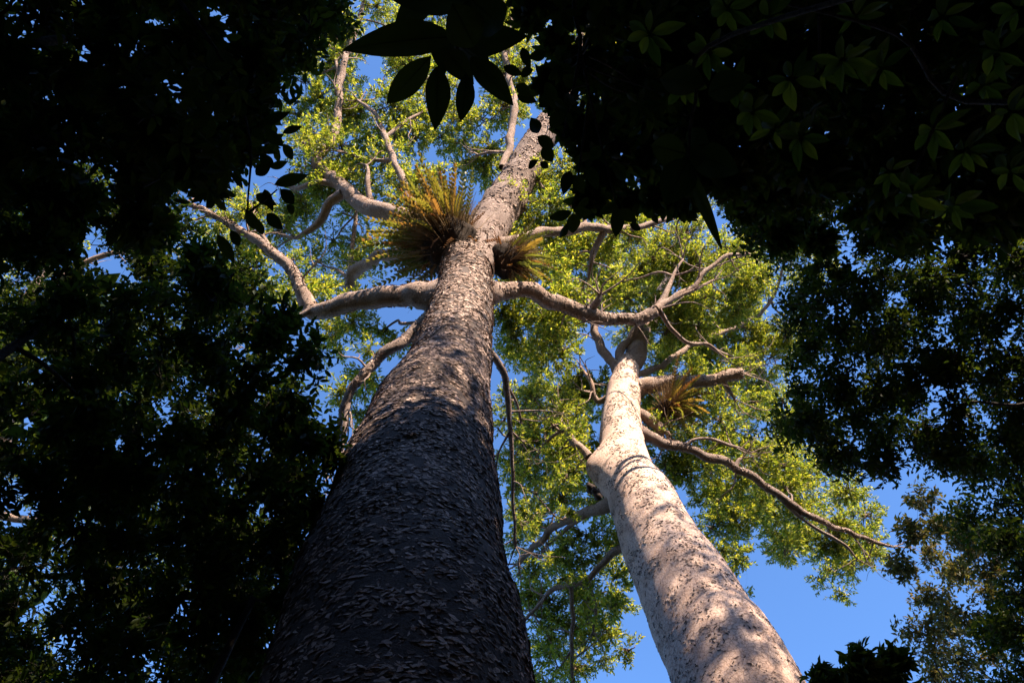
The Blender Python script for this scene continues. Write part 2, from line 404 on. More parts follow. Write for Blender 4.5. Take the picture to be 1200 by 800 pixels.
def bark_relief(q, lump):
    x = Vector(q)
    return lump * (noise.noise(x * 0.8) + 0.5 * noise.noise(x * 2.1) + 0.22 * noise.noise(Vector((q[0] * 7, q[1] * 7, q[2] * 11))) + 0.12 * noise.noise(Vector((q[0] * 15, q[1] * 15, q[2] * 24))))
def flakes(trunkP, trunkR, n, smin, smax, lift, mat, name, parent, zr=None, holes_thr=-0.15, aspect=0.6, asp_r=(0.75, 1.3), lump=0.0, bulges=(), turn=.35, rim=.004, hf=2.6):
    """thin bark scales standing proud of a trunk or limb"""
    if zr:
        k = (trunkP[:, 2] >= zr[0]) & (trunkP[:, 2] <= zr[1]); trunkP, trunkR = trunkP[k], trunkR[k]
    T = unit(np.gradient(trunkP, axis=0))
    z = np.concatenate([[0], np.cumsum(np.linalg.norm(np.diff(trunkP, axis=0), axis=1))])
    zz = RNG.uniform(0, z[-1], n); ang = RNG.uniform(0, 2 * math.pi, n)
    c = np.stack([np.interp(zz, z, trunkP[:, k]) for k in range(3)], -1); r = np.interp(zz, z, trunkR)
    t = unit(np.stack([np.interp(zz, z, T[:, k]) for k in range(3)], -1))
    ref = np.array([0.83, 0.2, -0.3]); u = unit(ref - t * (t @ ref)[:, None]); v = np.cross(t, u)
    nrm = u * np.cos(ang)[:, None] + v * np.sin(ang)[:, None]; tan = np.cross(t, nrm)
    p = c + nrm * r[:, None]
    if lump: p = p + nrm * np.array([bark_relief(q, lump) for q in p])[:, None]
    for (bc, rad_b, amt, dirv) in bulges: p = p + np.exp(-(np.linalg.norm(p - bc, axis=1) / rad_b) ** 2)[:, None] * amt * np.asarray(dirv)
    keep = np.array([nz(q, hf, 7.7) > holes_thr for q in p])
    p, nrm, tan, t, r = p[keep], nrm[keep], tan[keep], t[keep], r[keep]; n = len(p)
    s = RNG.uniform(smin, smax, n) * RNG.uniform(0.6, 1.0, n)
    rot = RNG.normal(size=n) * turn; ca, sa = np.cos(rot)[:, None], np.sin(rot)[:, None]
    X = tan * ca + t * sa; Y = t * ca - tan * sa
    lf = RNG.uniform(0.2, 1.0, n) ** 2 * lift
    k = 6; V = np.zeros((n, k, 3))
    a0 = RNG.uniform(0, 6.28, n)
    for i in range(k):
        a = a0 + i * 2 * math.pi / k; rr = s * RNG.uniform(*asp_r, n) * 0.5
        x = np.cos(a) * rr; y = np.sin(a) * rr * aspect
        edge = nrm * ((-y / (s * aspect * 0.5 + 1e-6)).clip(-0.6, 1) * lf + rim - (x ** 2) / (2 * r))[:, None]
        V[:, i] = p + X * x[:, None] + Y * y[:, None] + edge
    return mesh_np(name, V.reshape(-1, 3), [np.arange(n * k).reshape(n, k)], mat, parent, kind='stuff')

def big_trunk(spec, root_r, mat, parent, lump, per=14, sides=96, bulges=(), extra_base=True):
    """spec rows (px, py, depth, width px), bottom to top; goes down to the ground with a flare"""
    P, R = limb_pts(spec)
    if extra_base:
        g = P[0] + (P[0] - P[1]) / max(P[1, 2] - P[0, 2], .1) * P[0, 2] * 0.4; g[2] = -0.3
        mid = P[0] * 0.35 + g * 0.65
        P = np.vstack([g, mid, P]); R = np.concatenate([[root_r * 1.25, root_r], R])
    P2, R2 = spline(P, R, per)
    V, Q, C = tube(P2, R2, sides, 0.0)
    nrm = V[:-1] - np.repeat(P2, sides, 0); rad = np.linalg.norm(nrm, axis=1, keepdims=True); nrm = nrm / rad
    dis = np.array([bark_relief(q, lump) for q in V[:-1]])
    V[:-1] += nrm * dis[:, None]
    for (c, rad_b, amt, dirv) in bulges:
        dd = np.linalg.norm((V - c) / np.array([1, 1, 1.0]), axis=1)
        V += np.exp(-(dd / rad_b) ** 2)[:, None] * amt * np.asarray(dirv)
    o = mesh_np('trunk', V, [Q, C], mat, parent, smooth=True)
    return o, P2, R2

# ------------------------------------------------------------------ ground and the wood around
def ground():
    n = 90; k = np.linspace(-1, 1, n); k = np.sign(k) * np.abs(k) ** 2.2 * 900
    X, Y = np.meshgrid(k, k, indexing='ij'); Z = np.zeros_like(X)
    for i in range(n):
        for j in range(n):
            Z[i, j] = 0.12 * noise.noise(Vector((X[i, j] * .3, Y[i, j] * .3, 0)))
    V = np.stack([X, Y, Z], -1).reshape(-1, 3)
    i, j = np.meshgrid(np.arange(n - 1), np.arange(n - 1), indexing='ij')
    Q = np.stack([i * n + j, (i + 1) * n + j, (i + 1) * n + j + 1, i * n + j + 1], -1).reshape(-1, 4)
    o = mesh_np('ground', V, [Q], 'litter', smooth=True); o['kind'] = 'structure'; o['label'] = 'forest floor of brown leaf litter'
ground()

# ================================================================== first giant (dark flaky trunk)
T1 = Tree('giant_tree', at(470, 800, 6.8) * np.array([1, 1, 0]), 'thick dark flaky trunked giant tree carrying a shaggy fern nest at its fork', group='two giant forest trees')
t1_spec = [(470, 800, 6.8, 311), (469, 700, 8.0, 254), (486, 600, 9.6, 201), (502, 500, 11.6, 148), (526, 430, 13.3, 98), (537.5, 380, 14.9, 79), (545, 335, 16.4, 64), (547, 305, 17.7, 57)]
trunk1, TP1, TR1 = big_trunk(t1_spec, 1.35, 'bark_dark', T1.o, 0.05)
flakes(TP1, TR1, 70000, 0.035, 0.115, 0.014, 'flake', 'bark_scales', T1.o, (3.8, 18.5), -0.36, hf=4.5, aspect=.5, asp_r=(.55, 1.45), lump=.05, turn=.6)
lead = T1.limb([(547, 318, 17.2, 62), (557, 292, 18.4, 54), (572, 268, 19.4, 50), (590, 238, 20.6, 47), (611, 203, 21.8, 41), (634, 163, 23.2, 34), (652, 132, 24.4, 28), (668, 95, 25.6, 20), (680, 50, 26.8, 13), (690, 10, 28, 7)],
               [[(660, 110, 25, 10), (700, 95, 25.8, 8), (740, 70, 26.5, 6)]], name='leader', sides=40, lump=0.06, mat='limb_dark')
flakes(lead['pts'][:64], lead['rad'][:64], 12000, .035, .11, .02, 'flake', 'bark_scales', lead['o'], None, -.4, aspect=.5, turn=.5)
A = T1.limb([(545, 352, 16.6, 44), (572, 346, 16.6, 30), (590, 342, 16.7, 21), (612, 341, 16.9, 19), (640, 349, 17.0, 20), (668, 362, 17.2, 18), (692, 372, 17.4, 19), (722, 373, 17.6, 14), (750, 371, 17.8, 14), (768, 362, 18.0, 14)],
            [[(766, 366, 18, 11), (775, 352, 18.3, 9), (785, 330, 18.8, 5), (801, 304, 19.4, 3)],
             [(768, 362, 18, 10), (783, 352, 18.3, 8), (815, 332, 18.8, 6), (848, 302, 19.4, 5), (878, 296, 19.8, 3)],
             [(783, 353, 18.3, 6), (808, 341, 18.6, 4), (838, 328, 19, 3)],
             [(772, 362, 18, 6), (782, 378, 18.1, 5), (804, 400, 18.3, 5), (830, 404, 18.5, 4), (852, 421, 18.9, 2)],
             [(690, 368, 17.4, 9), (698, 355, 17.3, 9), (702, 346, 17.3, 6)]], scales=1500)
B = T1.limb([(575, 290, 18.3, 16), (600, 281, 18.6, 12), (640, 273, 19.2, 11), (680, 267, 19.8, 11), (716, 269, 20.3, 10), (760, 262, 21, 7), (800, 250, 21.6, 4)],
            [[(708, 271, 20.2, 9), (698, 290, 20.1, 8), (693, 309, 20.0, 6), (690, 330, 20, 3)]])
C = T1.limb([(530, 347, 16.2, 46), (500, 345, 16.2, 34), (478, 346, 16.3, 27), (450, 350, 16.4, 26), (405, 358, 16.6, 22), (372, 364, 16.8, 19), (361, 354, 17.0, 18), (352, 334, 17.2, 15), (333, 310, 17.5, 13), (310, 287, 17.8, 12), (280, 267, 18.3, 10), (248, 251, 18.8, 8), (215, 240, 19.3, 5)],
            [[(318, 294, 17.7, 7), (308, 276, 17.9, 5), (296, 255, 18.3, 3)], [(365, 363, 16.8, 9), (345, 375, 16.7, 6), (320, 392, 16.6, 4)]], scales=2200)
D = T1.limb([(515, 365, 16.1, 26), (498, 378, 15.9, 17), (482, 391, 15.7, 14), (462, 409, 15.4, 13), (440, 428, 15.2, 12), (422, 446, 15.0, 11), (409, 468, 14.9, 10), (401, 490, 14.8, 9), (394, 520, 14.7, 5)], [[(409, 468, 14.9, 6), (404, 500, 14.6, 8), (400, 530, 14.4, 5)]], mat='limb_dark', scales=900)
E = T1.limb([(550, 304, 17.8, 40), (530, 288, 18.2, 29), (505, 272, 18.6, 24), (470, 256, 19.4, 22), (435, 243, 20.2, 20), (405, 226, 21.0, 18), (384, 204, 21.8, 15), (374, 186, 22.4, 13), (388, 165, 23.0, 10), (397, 128, 23.8, 9), (399, 100, 24.5, 9), (404, 70, 25.2, 7), (415, 42, 26, 6), (425, 5, 27, 4)],
            [[(435, 240, 20.2, 9), (433, 214, 20.6, 6), (430, 195, 21, 4)],
             [(402, 226, 21.0, 13), (385, 238, 21.2, 12), (373, 256, 21.4, 10), (352, 275, 21.7, 6), (338, 277, 22, 4)],
             [(394, 216, 21.4, 9), (372, 214, 21.6, 7), (348, 219, 22, 6), (335, 215, 22.4, 3)],
             [(399, 100, 24.5, 5), (395, 82, 25, 4), (392, 60, 25.6, 3)]], scales=2000)
G = T1.limb([(490, 300, 18.2, 16), (452, 300, 19.2, 15), (430, 312, 19.8, 14), (410, 330, 20.4, 13), (404, 337, 20.6, 10)],
            [[(410, 330, 20.4, 10), (412, 300, 21, 6), (416, 262, 21.8, 5), (420, 240, 22.4, 3)], [(409, 326, 20.4, 6), (396, 318, 20.8, 4), (380, 312, 21.2, 2)]])
F_ = T1.limb([(560, 405, 15.4, 11), (580, 418, 15.6, 9), (592, 438, 15.8, 8), (596, 470, 16, 7), (600, 520, 16, 5), (601, 580, 16, 4), (604, 640, 16, 3)], [[(594, 450, 15.9, 4), (608, 480, 16.2, 3), (612, 520, 16.4, 2)]], mat='limb_dark', scales=500)
H = T1.limb([(588, 196, 22.0, 8), (597, 168, 23, 9), (601, 130, 24, 9), (597, 95, 25, 8), (594, 62, 26, 7), (600, 30, 27, 5), (598, 0, 28, 3)], [[(598, 180, 22.6, 5), (585, 178, 22.8, 4), (560, 182, 23.2, 3)]])
I = T1.limb([(500, 262, 18.8, 10), (478, 225, 20, 9), (462, 190, 21, 8), (452, 160, 22, 7), (438, 130, 23, 5), (420, 118, 23.8, 3)],
            [[(463, 188, 21, 5), (440, 188, 21.5, 4), (410, 180, 22, 3), (385, 172, 22.4, 2)], [(452, 160, 22, 5), (480, 140, 22.8, 4), (500, 128, 23.4, 2)]])

E_poly = [(335, 70), (352, 30), (440, 0), (520, -10), (620, -10), (640, 60), (640, 150), (612, 190), (560, 215), (480, 238), (420, 240), (345, 235), (328, 190), (345, 150)]
for (x, y) in fill(E_poly, 30, [(438, 90, 22), (478, 100, 18), (352, 150, 12), (492, 150, 10), (556, 108, 16), (452, 40, 18), (572, 268, 34), (590, 238, 34), (611, 203, 32), (628, 172, 28), (645, 145, 24)]):
    T1.clump(x, y, random.uniform(17, 30), [lead, E, H, I], random.uniform(.75, 1.1), random.uniform(.3, 2.2), gap=random.uniform(0.0, .2))
C_poly = [(235, 235), (340, 226), (400, 232), (485, 250), (492, 300), (440, 322), (415, 345), (482, 385), (462, 440), (402, 505), (372, 430), (352, 365), (270, 335)]
for (x, y) in fill(C_poly, 30, [(468, 326, 26), (447, 310, 14), (480, 385, 12), (352, 290, 14), (395, 440, 14), (440, 270, 12)]):
    T1.clump(x, y, random.uniform(16, 27), [C, D, G, E], random.uniform(.65, 1.0), random.uniform(.3, 2.5), gap=random.uniform(0.05, .25))
A_poly = [(590, 196), (640, 176), (700, 200), (740, 235), (800, 258), (868, 288), (905, 325), (862, 372), (790, 395), (720, 420), (668, 440), (592, 425), (582, 350), (598, 260)]
LEADS = [(738, 412, 30), (760, 376, 26), (703, 408, 22), (722, 436, 26), (760, 445, 22), (795, 446, 20), (690, 375, 18), (640, 349, 14), (720, 373, 14)]
lit = [(at(735, 520, 20), 1.6), (at(752, 566, 18.4), 1.5), (at(728, 480, 21.5), 1.2)]
for (x, y) in fill(A_poly, 28, [(641, 205, 11), (800, 372, 14), (820, 368, 12), *LEADS]):
    pr = random.uniform(17, 28); dz = random.uniform(.6, 3.0)
    for _ in range(8):                              # keep out of the gap through which the sun reaches the pale trunk
        L_ = min((A, B), key=lambda L: ((L['px'][:, 0] - x) ** 2 + (L['px'][:, 1] - y) ** 2).min())
        i_ = int(((L_['px'][:, 0] - x) ** 2 + (L_['px'][:, 1] - y) ** 2).argmin()); c_ = at(x, y, L_['px'][i_, 2] + dz)
        if all(np.linalg.norm(np.cross(c_ - q, sun_dir)) > w_ + m_of(pr, 20) for q, w_ in lit): break
        dz += .7
    T1.clump(x, y, pr, [A, B], random.uniform(.7, 1.1), dz, gap=random.uniform(0.0, .16))
for (x, y) in fill([(585, 440), (605, 440), (612, 620), (596, 660), (586, 560)], 26):
    T1.clump(x, y, random.uniform(12, 18), [F_], random.uniform(.4, .7), random.uniform(.2, 1.2), gap=.15)
for (x, y) in fill([(650, -10), (760, -10), (760, 120), (690, 170), (670, 130)], 34, [(652, 132, 34), (634, 163, 34)]):
    T1.clump(x, y, random.uniform(18, 28), [lead], random.uniform(.5, .8), random.uniform(0, 1.5), gap=.15)
T1.finish()

# ================================================================== second giant (pale trunk)
T2 = Tree('giant_tree', at(860, 800, 12.8) * np.array([1, 1, 0]), 'pale pinkish smooth trunked giant tree with a swollen bulge below its fork', group='two giant forest trees')
t2_spec = [(862.5, 800, 12.8, 142), (831, 745, 13.9, 124), (805, 690, 15.1, 112), (776, 640, 16.3, 93), (754, 590, 17.6, 80), (735, 555, 18.7, 63), (729, 520, 20.0, 53.5), (728, 490, 21.2, 46), (730, 462, 22.4, 40), (734, 438, 23.4, 30), (737, 425, 24.0, 26)]
bl = at(692, 545, 18.8)
BULGE = [(bl, 0.62, 0.42, unit([-1, -0.1, 0.0]))]
trunk2, TP2, TR2 = big_trunk(t2_spec, 1.35, 'bark_pale', T2.o, 0.03, bulges=BULGE)
flakes(TP2, TR2, 9000, 0.04, 0.12, 0.012, 'flake_pale', 'bark_scales', T2.o, (8.0, 24), 0.0, lump=.03, bulges=BULGE, turn=.8)
flakes(TP2, TR2, 14000, 0.02, 0.10, 0.006, 'pit', 'bark_pits', T2.o, (8.0, 24), -0.1, aspect=0.42, asp_r=(.4, 1.4), lump=.03, bulges=BULGE, turn=.9, rim=.006)
lead2 = T2.limb([(736, 431, 23.7, 25), (742, 417, 24.1, 25), (749, 398, 24.8, 21), (760, 374, 25.8, 18), (775, 345, 27, 13), (790, 310, 28, 8), (800, 280, 29, 4)], [[(728, 440, 23.3, 15), (716, 424, 23.8, 12), (703, 403, 24.4, 11), (694, 378, 25, 9), (688, 345, 26, 5)],
                [(730, 436, 23.5, 12), (727, 414, 24, 11), (740, 392, 24.6, 10), (752, 375, 25, 8)]], name='leader', sides=20)
K = T2.limb([(730, 461, 22.6, 36), (745, 457, 22.6, 26), (760, 454, 22.7, 20), (785, 449, 22.8, 17), (812, 444, 22.9, 15), (840, 442, 23.0, 14), (866, 440, 23.1, 14), (872, 440, 23.1, 12)], [[(846, 443, 23, 7), (853, 455, 23, 5), (860, 468, 23, 3)]], scales=1200)
Lw = T2.limb([(732, 495, 20.9, 28), (750, 504, 20.9, 17), (765, 513, 20.8, 14), (795, 523, 20.8, 12), (825, 531, 20.9, 11), (855, 543, 21.0, 10), (885, 561, 21.1, 9), (915, 581, 21.2, 9), (945, 602, 21.3, 8), (985, 620, 21.6, 6), (1015, 630, 21.9, 5), (1045, 641, 22.2, 3)],
             [[(905, 575, 21.2, 6), (928, 596, 21.2, 5), (955, 618, 21.2, 4), (985, 634, 21.4, 4), (1005, 655, 21.6, 2)],
              [(800, 524, 20.8, 5), (820, 514, 20.9, 4), (852, 519, 21.2, 4), (880, 530, 21.5, 2)],
              [(862, 547, 21, 6), (866, 538, 21.1, 5), (870, 536, 21.2, 3)]], mat='limb_dark', scales=1500)
St = T2.limb([(740, 480, 21.8, 16), (756, 488, 21.6, 14), (772, 500, 21.4, 13), (778, 506, 21.3, 11)], name='branch_stub')
Le = T2.limb([(690, 535, 19.4, 10), (680, 526, 19.6, 9), (668, 511, 19.9, 8), (661, 498, 20.2, 6), (650, 480, 20.6, 4)], [[(664, 503, 20, 5), (648, 510, 20.2, 4), (636, 525, 20.5, 3)], [(660, 500, 20.2, 4), (640, 494, 20.6, 3), (620, 478, 21, 2)]])
Lf = T2.limb([(715, 465, 22.2, 9), (702, 468, 22.3, 7), (694, 458, 22.4, 6), (691, 446, 22.6, 5), (680, 430, 23, 3)])
Ll = T2.limb([(740, 584, 17.8, 28), (715, 590, 18, 18), (694, 597, 18.3, 13), (672, 606, 18.8, 11), (648, 620, 19.4, 9), (625, 640, 20, 7), (606, 660, 20.6, 6)], [[(690, 600, 18.4, 7), (664, 620, 19, 5), (640, 640, 19.6, 3)]])
Lh = T2.limb([(752, 628, 16.8, 16), (730, 642, 17.2, 9), (704, 664, 17.6, 7), (684, 680, 17.8, 7), (668, 684, 18, 7), (650, 690, 18.3, 6), (634, 706, 18.6, 4), (618, 725, 19, 4)],
             [[(669, 684, 18, 6), (670, 715, 17.8, 5), (669, 755, 17.6, 5), (670, 800, 17.4, 4), (671, 840, 17.2, 2)], [(690, 678, 17.8, 4), (698, 710, 17.7, 4), (694, 740, 17.6, 3)], [(670, 760, 17.6, 3), (655, 785, 17.5, 3), (640, 805, 17.5, 2)]])
Rr = T2.limb([(745, 440, 23.4, 8), (780, 425, 24.5, 7), (820, 400, 25.5, 6), (860, 385, 26.3, 5), (900, 358, 27, 4), (920, 300, 27.6, 3), (910, 250, 28, 2)], [[(820, 400, 25.5, 4), (850, 415, 26, 4), (890, 430, 26.6, 3)]])
R_poly = [(770, 400), (830, 378), (880, 352), (925, 375), (925, 430), (905, 480), (912, 520), (960, 545), (1008, 575), (1040, 620), (1045, 655), (1000, 668), (955, 655), (930, 640), (880, 672), (850, 640), (815, 595), (790, 560), (768, 520), (752, 470)]
for (x, y) in fill(R_poly, 29, [(905, 505, 14), (800, 625, 10), (895, 628, 10), (812, 372, 10)]):
    T2.clump(x, y, random.uniform(16, 27), [K, Lw, Rr], random.uniform(.8, 1.15), random.uniform(.8, 3.2), gap=random.uniform(0.0, .2))
for (x, y) in fill([(800, 570), (860, 600), (875, 650), (850, 690), (815, 650)], 26):
    T2.clump(x, y, random.uniform(14, 22), [Lw], random.uniform(.6, .9), random.uniform(-.5, 1.5), gap=.1)
L_poly = [(596, 455), (625, 440), (680, 425), (712, 432), (705, 475), (690, 505), (685, 560), (716, 610), (735, 655), (748, 695), (742, 765), (720, 770), (690, 790), (625, 830), (612, 740), (602, 660), (598, 560)]
for (x, y) in fill(L_poly, 28, [(606, 430, 12), (612, 540, 8), (730, 790, 20), (640, 690, 10), (655, 755, 12)]):
    T2.clump(x, y, random.uniform(15, 26), [Le, Lf, Ll, Lh], random.uniform(.75, 1.15), random.uniform(.2, 2.5), gap=random.uniform(0.02, .22))
for (x, y) in fill([(690, 370), (770, 300), (840, 330), (800, 400), (740, 420)], 32):
    T2.clump(x, y, random.uniform(16, 26), [lead2, Rr], random.uniform(.5, .9), random.uniform(.5, 2.5), gap=.1)
for (x, y) in fill([(790, 250), (860, 180), (960, 190), (960, 330), (905, 370), (860, 290)], 34, [(905, 345, 16)]):
    T2.clump(x, y, random.uniform(18, 28), [Rr], random.uniform(.5, .8), random.uniform(-.5, 1.5), gap=.12)
for (x, y) in fill([(596, 470), (690, 440), (700, 640), (740, 700), (640, 800), (604, 640)], 40):   # sprays hanging nearer than the low limbs
    T2.clump(x, y, random.uniform(13, 20), [Ll, Lh, Le], random.uniform(.5, .8), random.uniform(-1.6, -.3), gap=.15)
for (x, y) in fill([(600, 200), (760, 240), (900, 330), (930, 470), (1000, 570), (920, 640), (800, 540), (700, 600), (600, 560)], 42, LEADS):   # the far side of the crown
    T2.clump(x, y, random.uniform(20, 30), [Rr, Le, Lf, lead2], random.uniform(.45, .7), random.uniform(2.5, 5), gap=.12, leaf_l=.15, leaf_w=.046)
for x, y in ((722, 745), (738, 762), (705, 775), (660, 808), (690, 700)):
    T2.clump(x, y, random.uniform(12, 20), [Lh], .7, random.uniform(0, 1), gap=.05)
for x, y in ((960, 680), (985, 695), (972, 668), (1000, 660), (1025, 650), (870, 700), (845, 690)):
    T2.clump(x, y, random.uniform(10, 17), [Lw], .6, random.uniform(0, 1), gap=.05)
T2.finish()
# dark knot under the bulge
kn = at(698, 574, 17.6)
mesh_knot = []
for k in range(5):
    p = kn + np.array([random.uniform(-.1, .1), random.uniform(-.05, .1), random.uniform(-.16, .1)])
    P, R = spline([p, p + np.array([-.06, -.08, -.02]), p + np.array([-.09, -.14, .02])], [random.uniform(.08, .14), .09, .03], 4)
    mesh_knot.append(tube(P, R, 9, .4, 6.0, k))
V, F = merge(mesh_knot); mesh_np('knot', V, F, 'pit', T2.o, smooth=True)

# a sunlit canopy tree far behind the left wall of leaves
T3 = Tree('canopy_tree', at(-40, 600, 26) * np.array([1, 1, 0]), 'sunlit canopy tree glimpsed through the gaps in the dark left wall of leaves', group=None)
P3 = np.array([at(-40, 600, 26) * np.array([1, 1, 0]) - [0, 0, .3], at(-40, 600, 26), at(0, 420, 27), at(60, 300, 28.5)])
Ps, Rs = spline(P3, [.6, .42, .3, .12], 10); V, F = merge([tube(Ps, Rs, 16, .06, 2.0)]); mesh_np('trunk', V, F, 'limb', T3.o, smooth=True)
b3 = [T3.limb([(-20, 480, 26.6, 12), (60, 450, 26, 9), (150, 440, 25.6, 6), (230, 420, 25.4, 3)]), T3.limb([(0, 420, 27, 12), (60, 340, 27, 9), (120, 300, 27.4, 6), (190, 290, 27.6, 3)]), T3.limb([(-40, 600, 26, 12), (40, 610, 25.4, 9), (110, 640, 25, 6), (160, 700, 25, 3)])]
for (x, y) in fill([(-40, 240), (250, 240), (320, 330), (300, 480), (180, 560), (210, 700), (140, 790), (-40, 790)], 58):
    T3.clump(x, y, random.uniform(18, 28), None, .32, random.uniform(-1, 2), gap=.2, leaf_l=.14, leaf_w=.045)
T3.finish()
# ================================================================== ferns on the giants
def frond_mesh(name, n, bend, seed):
    """a deeply lobed frond one metre long along +X, curving down"""
    rs = random.Random(seed); V, F = [], []
    def cp(t): return (t, 0, 0.18 * t - bend * t * t)
    for i in range(n + 1):
        t = i / n; x, y, z = cp(t); wd = 0.009 * (1 - t * .8)
        V += [(x, -wd, z), (x, wd, z)]
        if i: b = 2 * i; F.append((b - 2, b - 1, b + 1, b))
    for i in range(2, n):
        t = i / n; x, y, z = cp(t); L = 0.15 * math.sin(math.pi * min(1, t * .86 + .1)) ** .7 * rs.uniform(.75, 1.15)
        for s in (-1, 1):
            b = len(V); sw = L * 0.45; wv = 0.4 / n * 1.0; dz = -L * rs.uniform(.05, .4)
            V += [(x - wv, 0, z), (x + wv, 0, z), (x + wv + sw * .55, s * L * .62, z + dz * .5), (x + sw, s * L, z + dz), (x + sw * .4 - wv, s * L * .6, z + dz * .5)]
            F.append((b, b + 1, b + 2, b + 3, b + 4) if s > 0 else (b + 4, b + 3, b + 2, b + 1, b))
    me = bpy.data.meshes.new(name); me.from_pydata(V, [], F); me.update(); return me
FR = [frond_mesh('frond', 14, .35 + .18 * k, k) for k in range(4)]
FRD = []
for k in range(3):
    me = frond_mesh('dead_frond', 12, .9, 20 + k); me.materials.append(M['dead_frond']); FRD.append(me)
for me in FR: me.materials.append(M['frond'])
def place(me, name, parent, p, xdir, up, length, wide=1.0):
    x = unit(xdir); y = unit(np.cross(up, x)); z = np.cross(x, y)
    o = bpy.data.objects.new(name, me); COL.objects.link(o); o.parent = parent
    m = Matrix(((x[0] * length, y[0] * length * wide, z[0] * length, p[0]), (x[1] * length, y[1] * length * wide, z[1] * length, p[1]), (x[2] * length, y[2] * length * wide, z[2] * length, p[2]), (0, 0, 0, 1)))
    o.matrix_parent_inverse = inv_of(parent); o.matrix_basis = m
    return o
def fern(loc, r, label, outs, n, ndead, length, spread, roots=40, squash=.7):
    t = thing('basket_fern', loc, label, 'fern', 'ferns growing on the giant trees')
    # lumpy root mass
    nn, mm = 16, 22; V = []
    for i in range(nn + 1):
        for j in range(mm):
            th = math.pi * i / nn; ph = 2 * math.pi * j / mm
            d = np.array([math.sin(th) * math.cos(ph), math.sin(th) * math.sin(ph), math.cos(th) * squash])
            q = loc + d * r; V.append(q + d * r * (.28 * nz(q, 2.2) + .2 * nz(q, 6, 3)))
    Q = [(i * mm + j, i * mm + (j + 1) % mm, (i + 1) * mm + (j + 1) % mm, (i + 1) * mm + j) for i in range(nn) for j in range(mm)]
    mesh_np('root_mass', np.array(V), [np.array(Q)], 'root_mass', t)
    st = []
    for k in range(roots):
        d = rnd_dirs(1)[0]; d[2] = -abs(d[2]) * .6; a = loc + d * r * .8; e = a + d * r * .25 + np.array([0, 0, -1]) * r * random.uniform(.15, .8)
        st.append(sticks(a[None], ((a + e) / 2 + rnd_dirs(1)[0] * .06)[None], [.012], [.008])); st.append(sticks(((a + e) / 2)[None], e[None], [.009], [.004]))
    V, F = merge(st); mesh_np('hanging_roots', V, F, 'root_mass', t, kind='stuff')
    A0, B0 = [], []
    for k in range(n * 6):                          # old bare stalks
        d = unit(unit(np.asarray(outs[k % len(outs)], float)) + rnd_dirs(1)[0] * spread * 1.5); a = loc + d * r * .5 + rnd_dirs(1)[0] * r * .3
        A0.append(a); B0.append(a + unit(d + np.array([0, 0, .25])) * length * random.uniform(.35, .9))
    V, F = merge([sticks(np.array(A0), np.array(B0), np.full(len(A0), .009), np.full(len(A0), .004))]); mesh_np('old_stalks', V, F, 'stalk', t, kind='stuff')
    for k in range(n):
        o = outs[k % len(outs)]
        d = unit(unit(np.asarray(o, float)) + rnd_dirs(1)[0] * spread)
        p = loc + d * r * random.uniform(.3, .85) + rnd_dirs(1)[0] * r * .25
        place(random.choice(FR), 'frond', t, p, d, unit(np.array([0, 0, 1.0]) + rnd_dirs(1)[0] * .35), length * random.uniform(.5, 1.25), random.uniform(.35, .62))
    for k in range(ndead):
        d = unit(rnd_dirs(1)[0] + np.array([0, 0, -.25])); p = loc + d * r * .75
        place(random.choice(FRD), 'dead_frond', t, p, d, unit(np.array([0, 0, 1.0]) + rnd_dirs(1)[0] * .4), length * random.uniform(.25, .55), .55)
    return t
up = np.array([0, 0, 1.0])
fern(at(530, 288, 17.7), .72, 'large shaggy fern nest wedged in the fork of the dark trunked giant', [(-1, -.1, .5), (-.7, -.6, .7), (-.3, -.9, .8), (-.9, .2, .35), (-.5, -.8, .3)], 250, 22, 1.25, .55, 160)
fern(at(593, 306, 17.8), .42, 'smaller brown rooted fern beside the right limb of the dark trunked giant', [(1, -.2, .3), (.8, .2, .1), (.8, -.5, .6), (.7, 0, -.4)], 60, 14, .85, .6, 110)
fern(at(782, 480, 22.0), 0.36, 'yellowish fern clump below the stubby limb of the pale trunked giant', [(1, -.3, .35), (.9, -.6, .0), (.6, -.8, .6), (1, .2, .7), (.5, -.5, -.4)], 80, 14, 1.0, .7, 90)

# ================================================================== understory trees in the shade
def under_clump(sp, c, r, base, n_tw, per, ll, lw, gap=-1.0, droop=0.15, sides6=True):
    tips = in_ball(n_tw) * r + c
    keep = np.array([nz(q, 1.4 / max(r, .3), 1.7) > gap for q in tips]); tips = tips[keep]
    if len(tips) < 2: return
    k = len(tips); mid = (c * .7 + base * .3)
    hub = mid + RNG.normal(size=(max(2, k // 6), 3)) * r * .35
    h = hub[RNG.integers(0, len(hub), k)]
    sp.tw.append(sticks(np.repeat(base[None], len(hub), 0), hub, np.full(len(hub), .012), np.full(len(hub), .008)))
    kk = slice(0, k if sides6 else k // 3)
    sp.tw.append(sticks(h[kk], tips[kk], np.full(k, .006)[kk], np.full(k, .003)[kk]))
    d = unit(tips - h)
    u = np.linspace(.35, 1.03, per)
    B = (h[:, None] + (tips - h)[:, None] * u[None, :, None]).reshape(-1, 3); O = np.repeat(d, per, 0); n = len(B)
    B = B + RNG.normal(size=B.shape) * .012
    side = unit(np.cross(O, rnd_dirs(n)))
    Dv = unit(O * RNG.uniform(.2, .9, (n, 1)) + side + np.array([0, 0, -droop]))
    Nn = unit(rnd_dirs(n) * .55 + np.array([0, 0, 1]))
    sz = RNG.uniform(.6, 1.2, n)
    if sides6: sp.add_leaves(*leaves6(B, Dv, Nn, ll * sz, lw * sz * RNG.uniform(.85, 1.2, n)))
    else: sp.add_leaves(*leaves4(B, Dv, Nn, ll * sz * 1.08, lw * sz * 1.3))

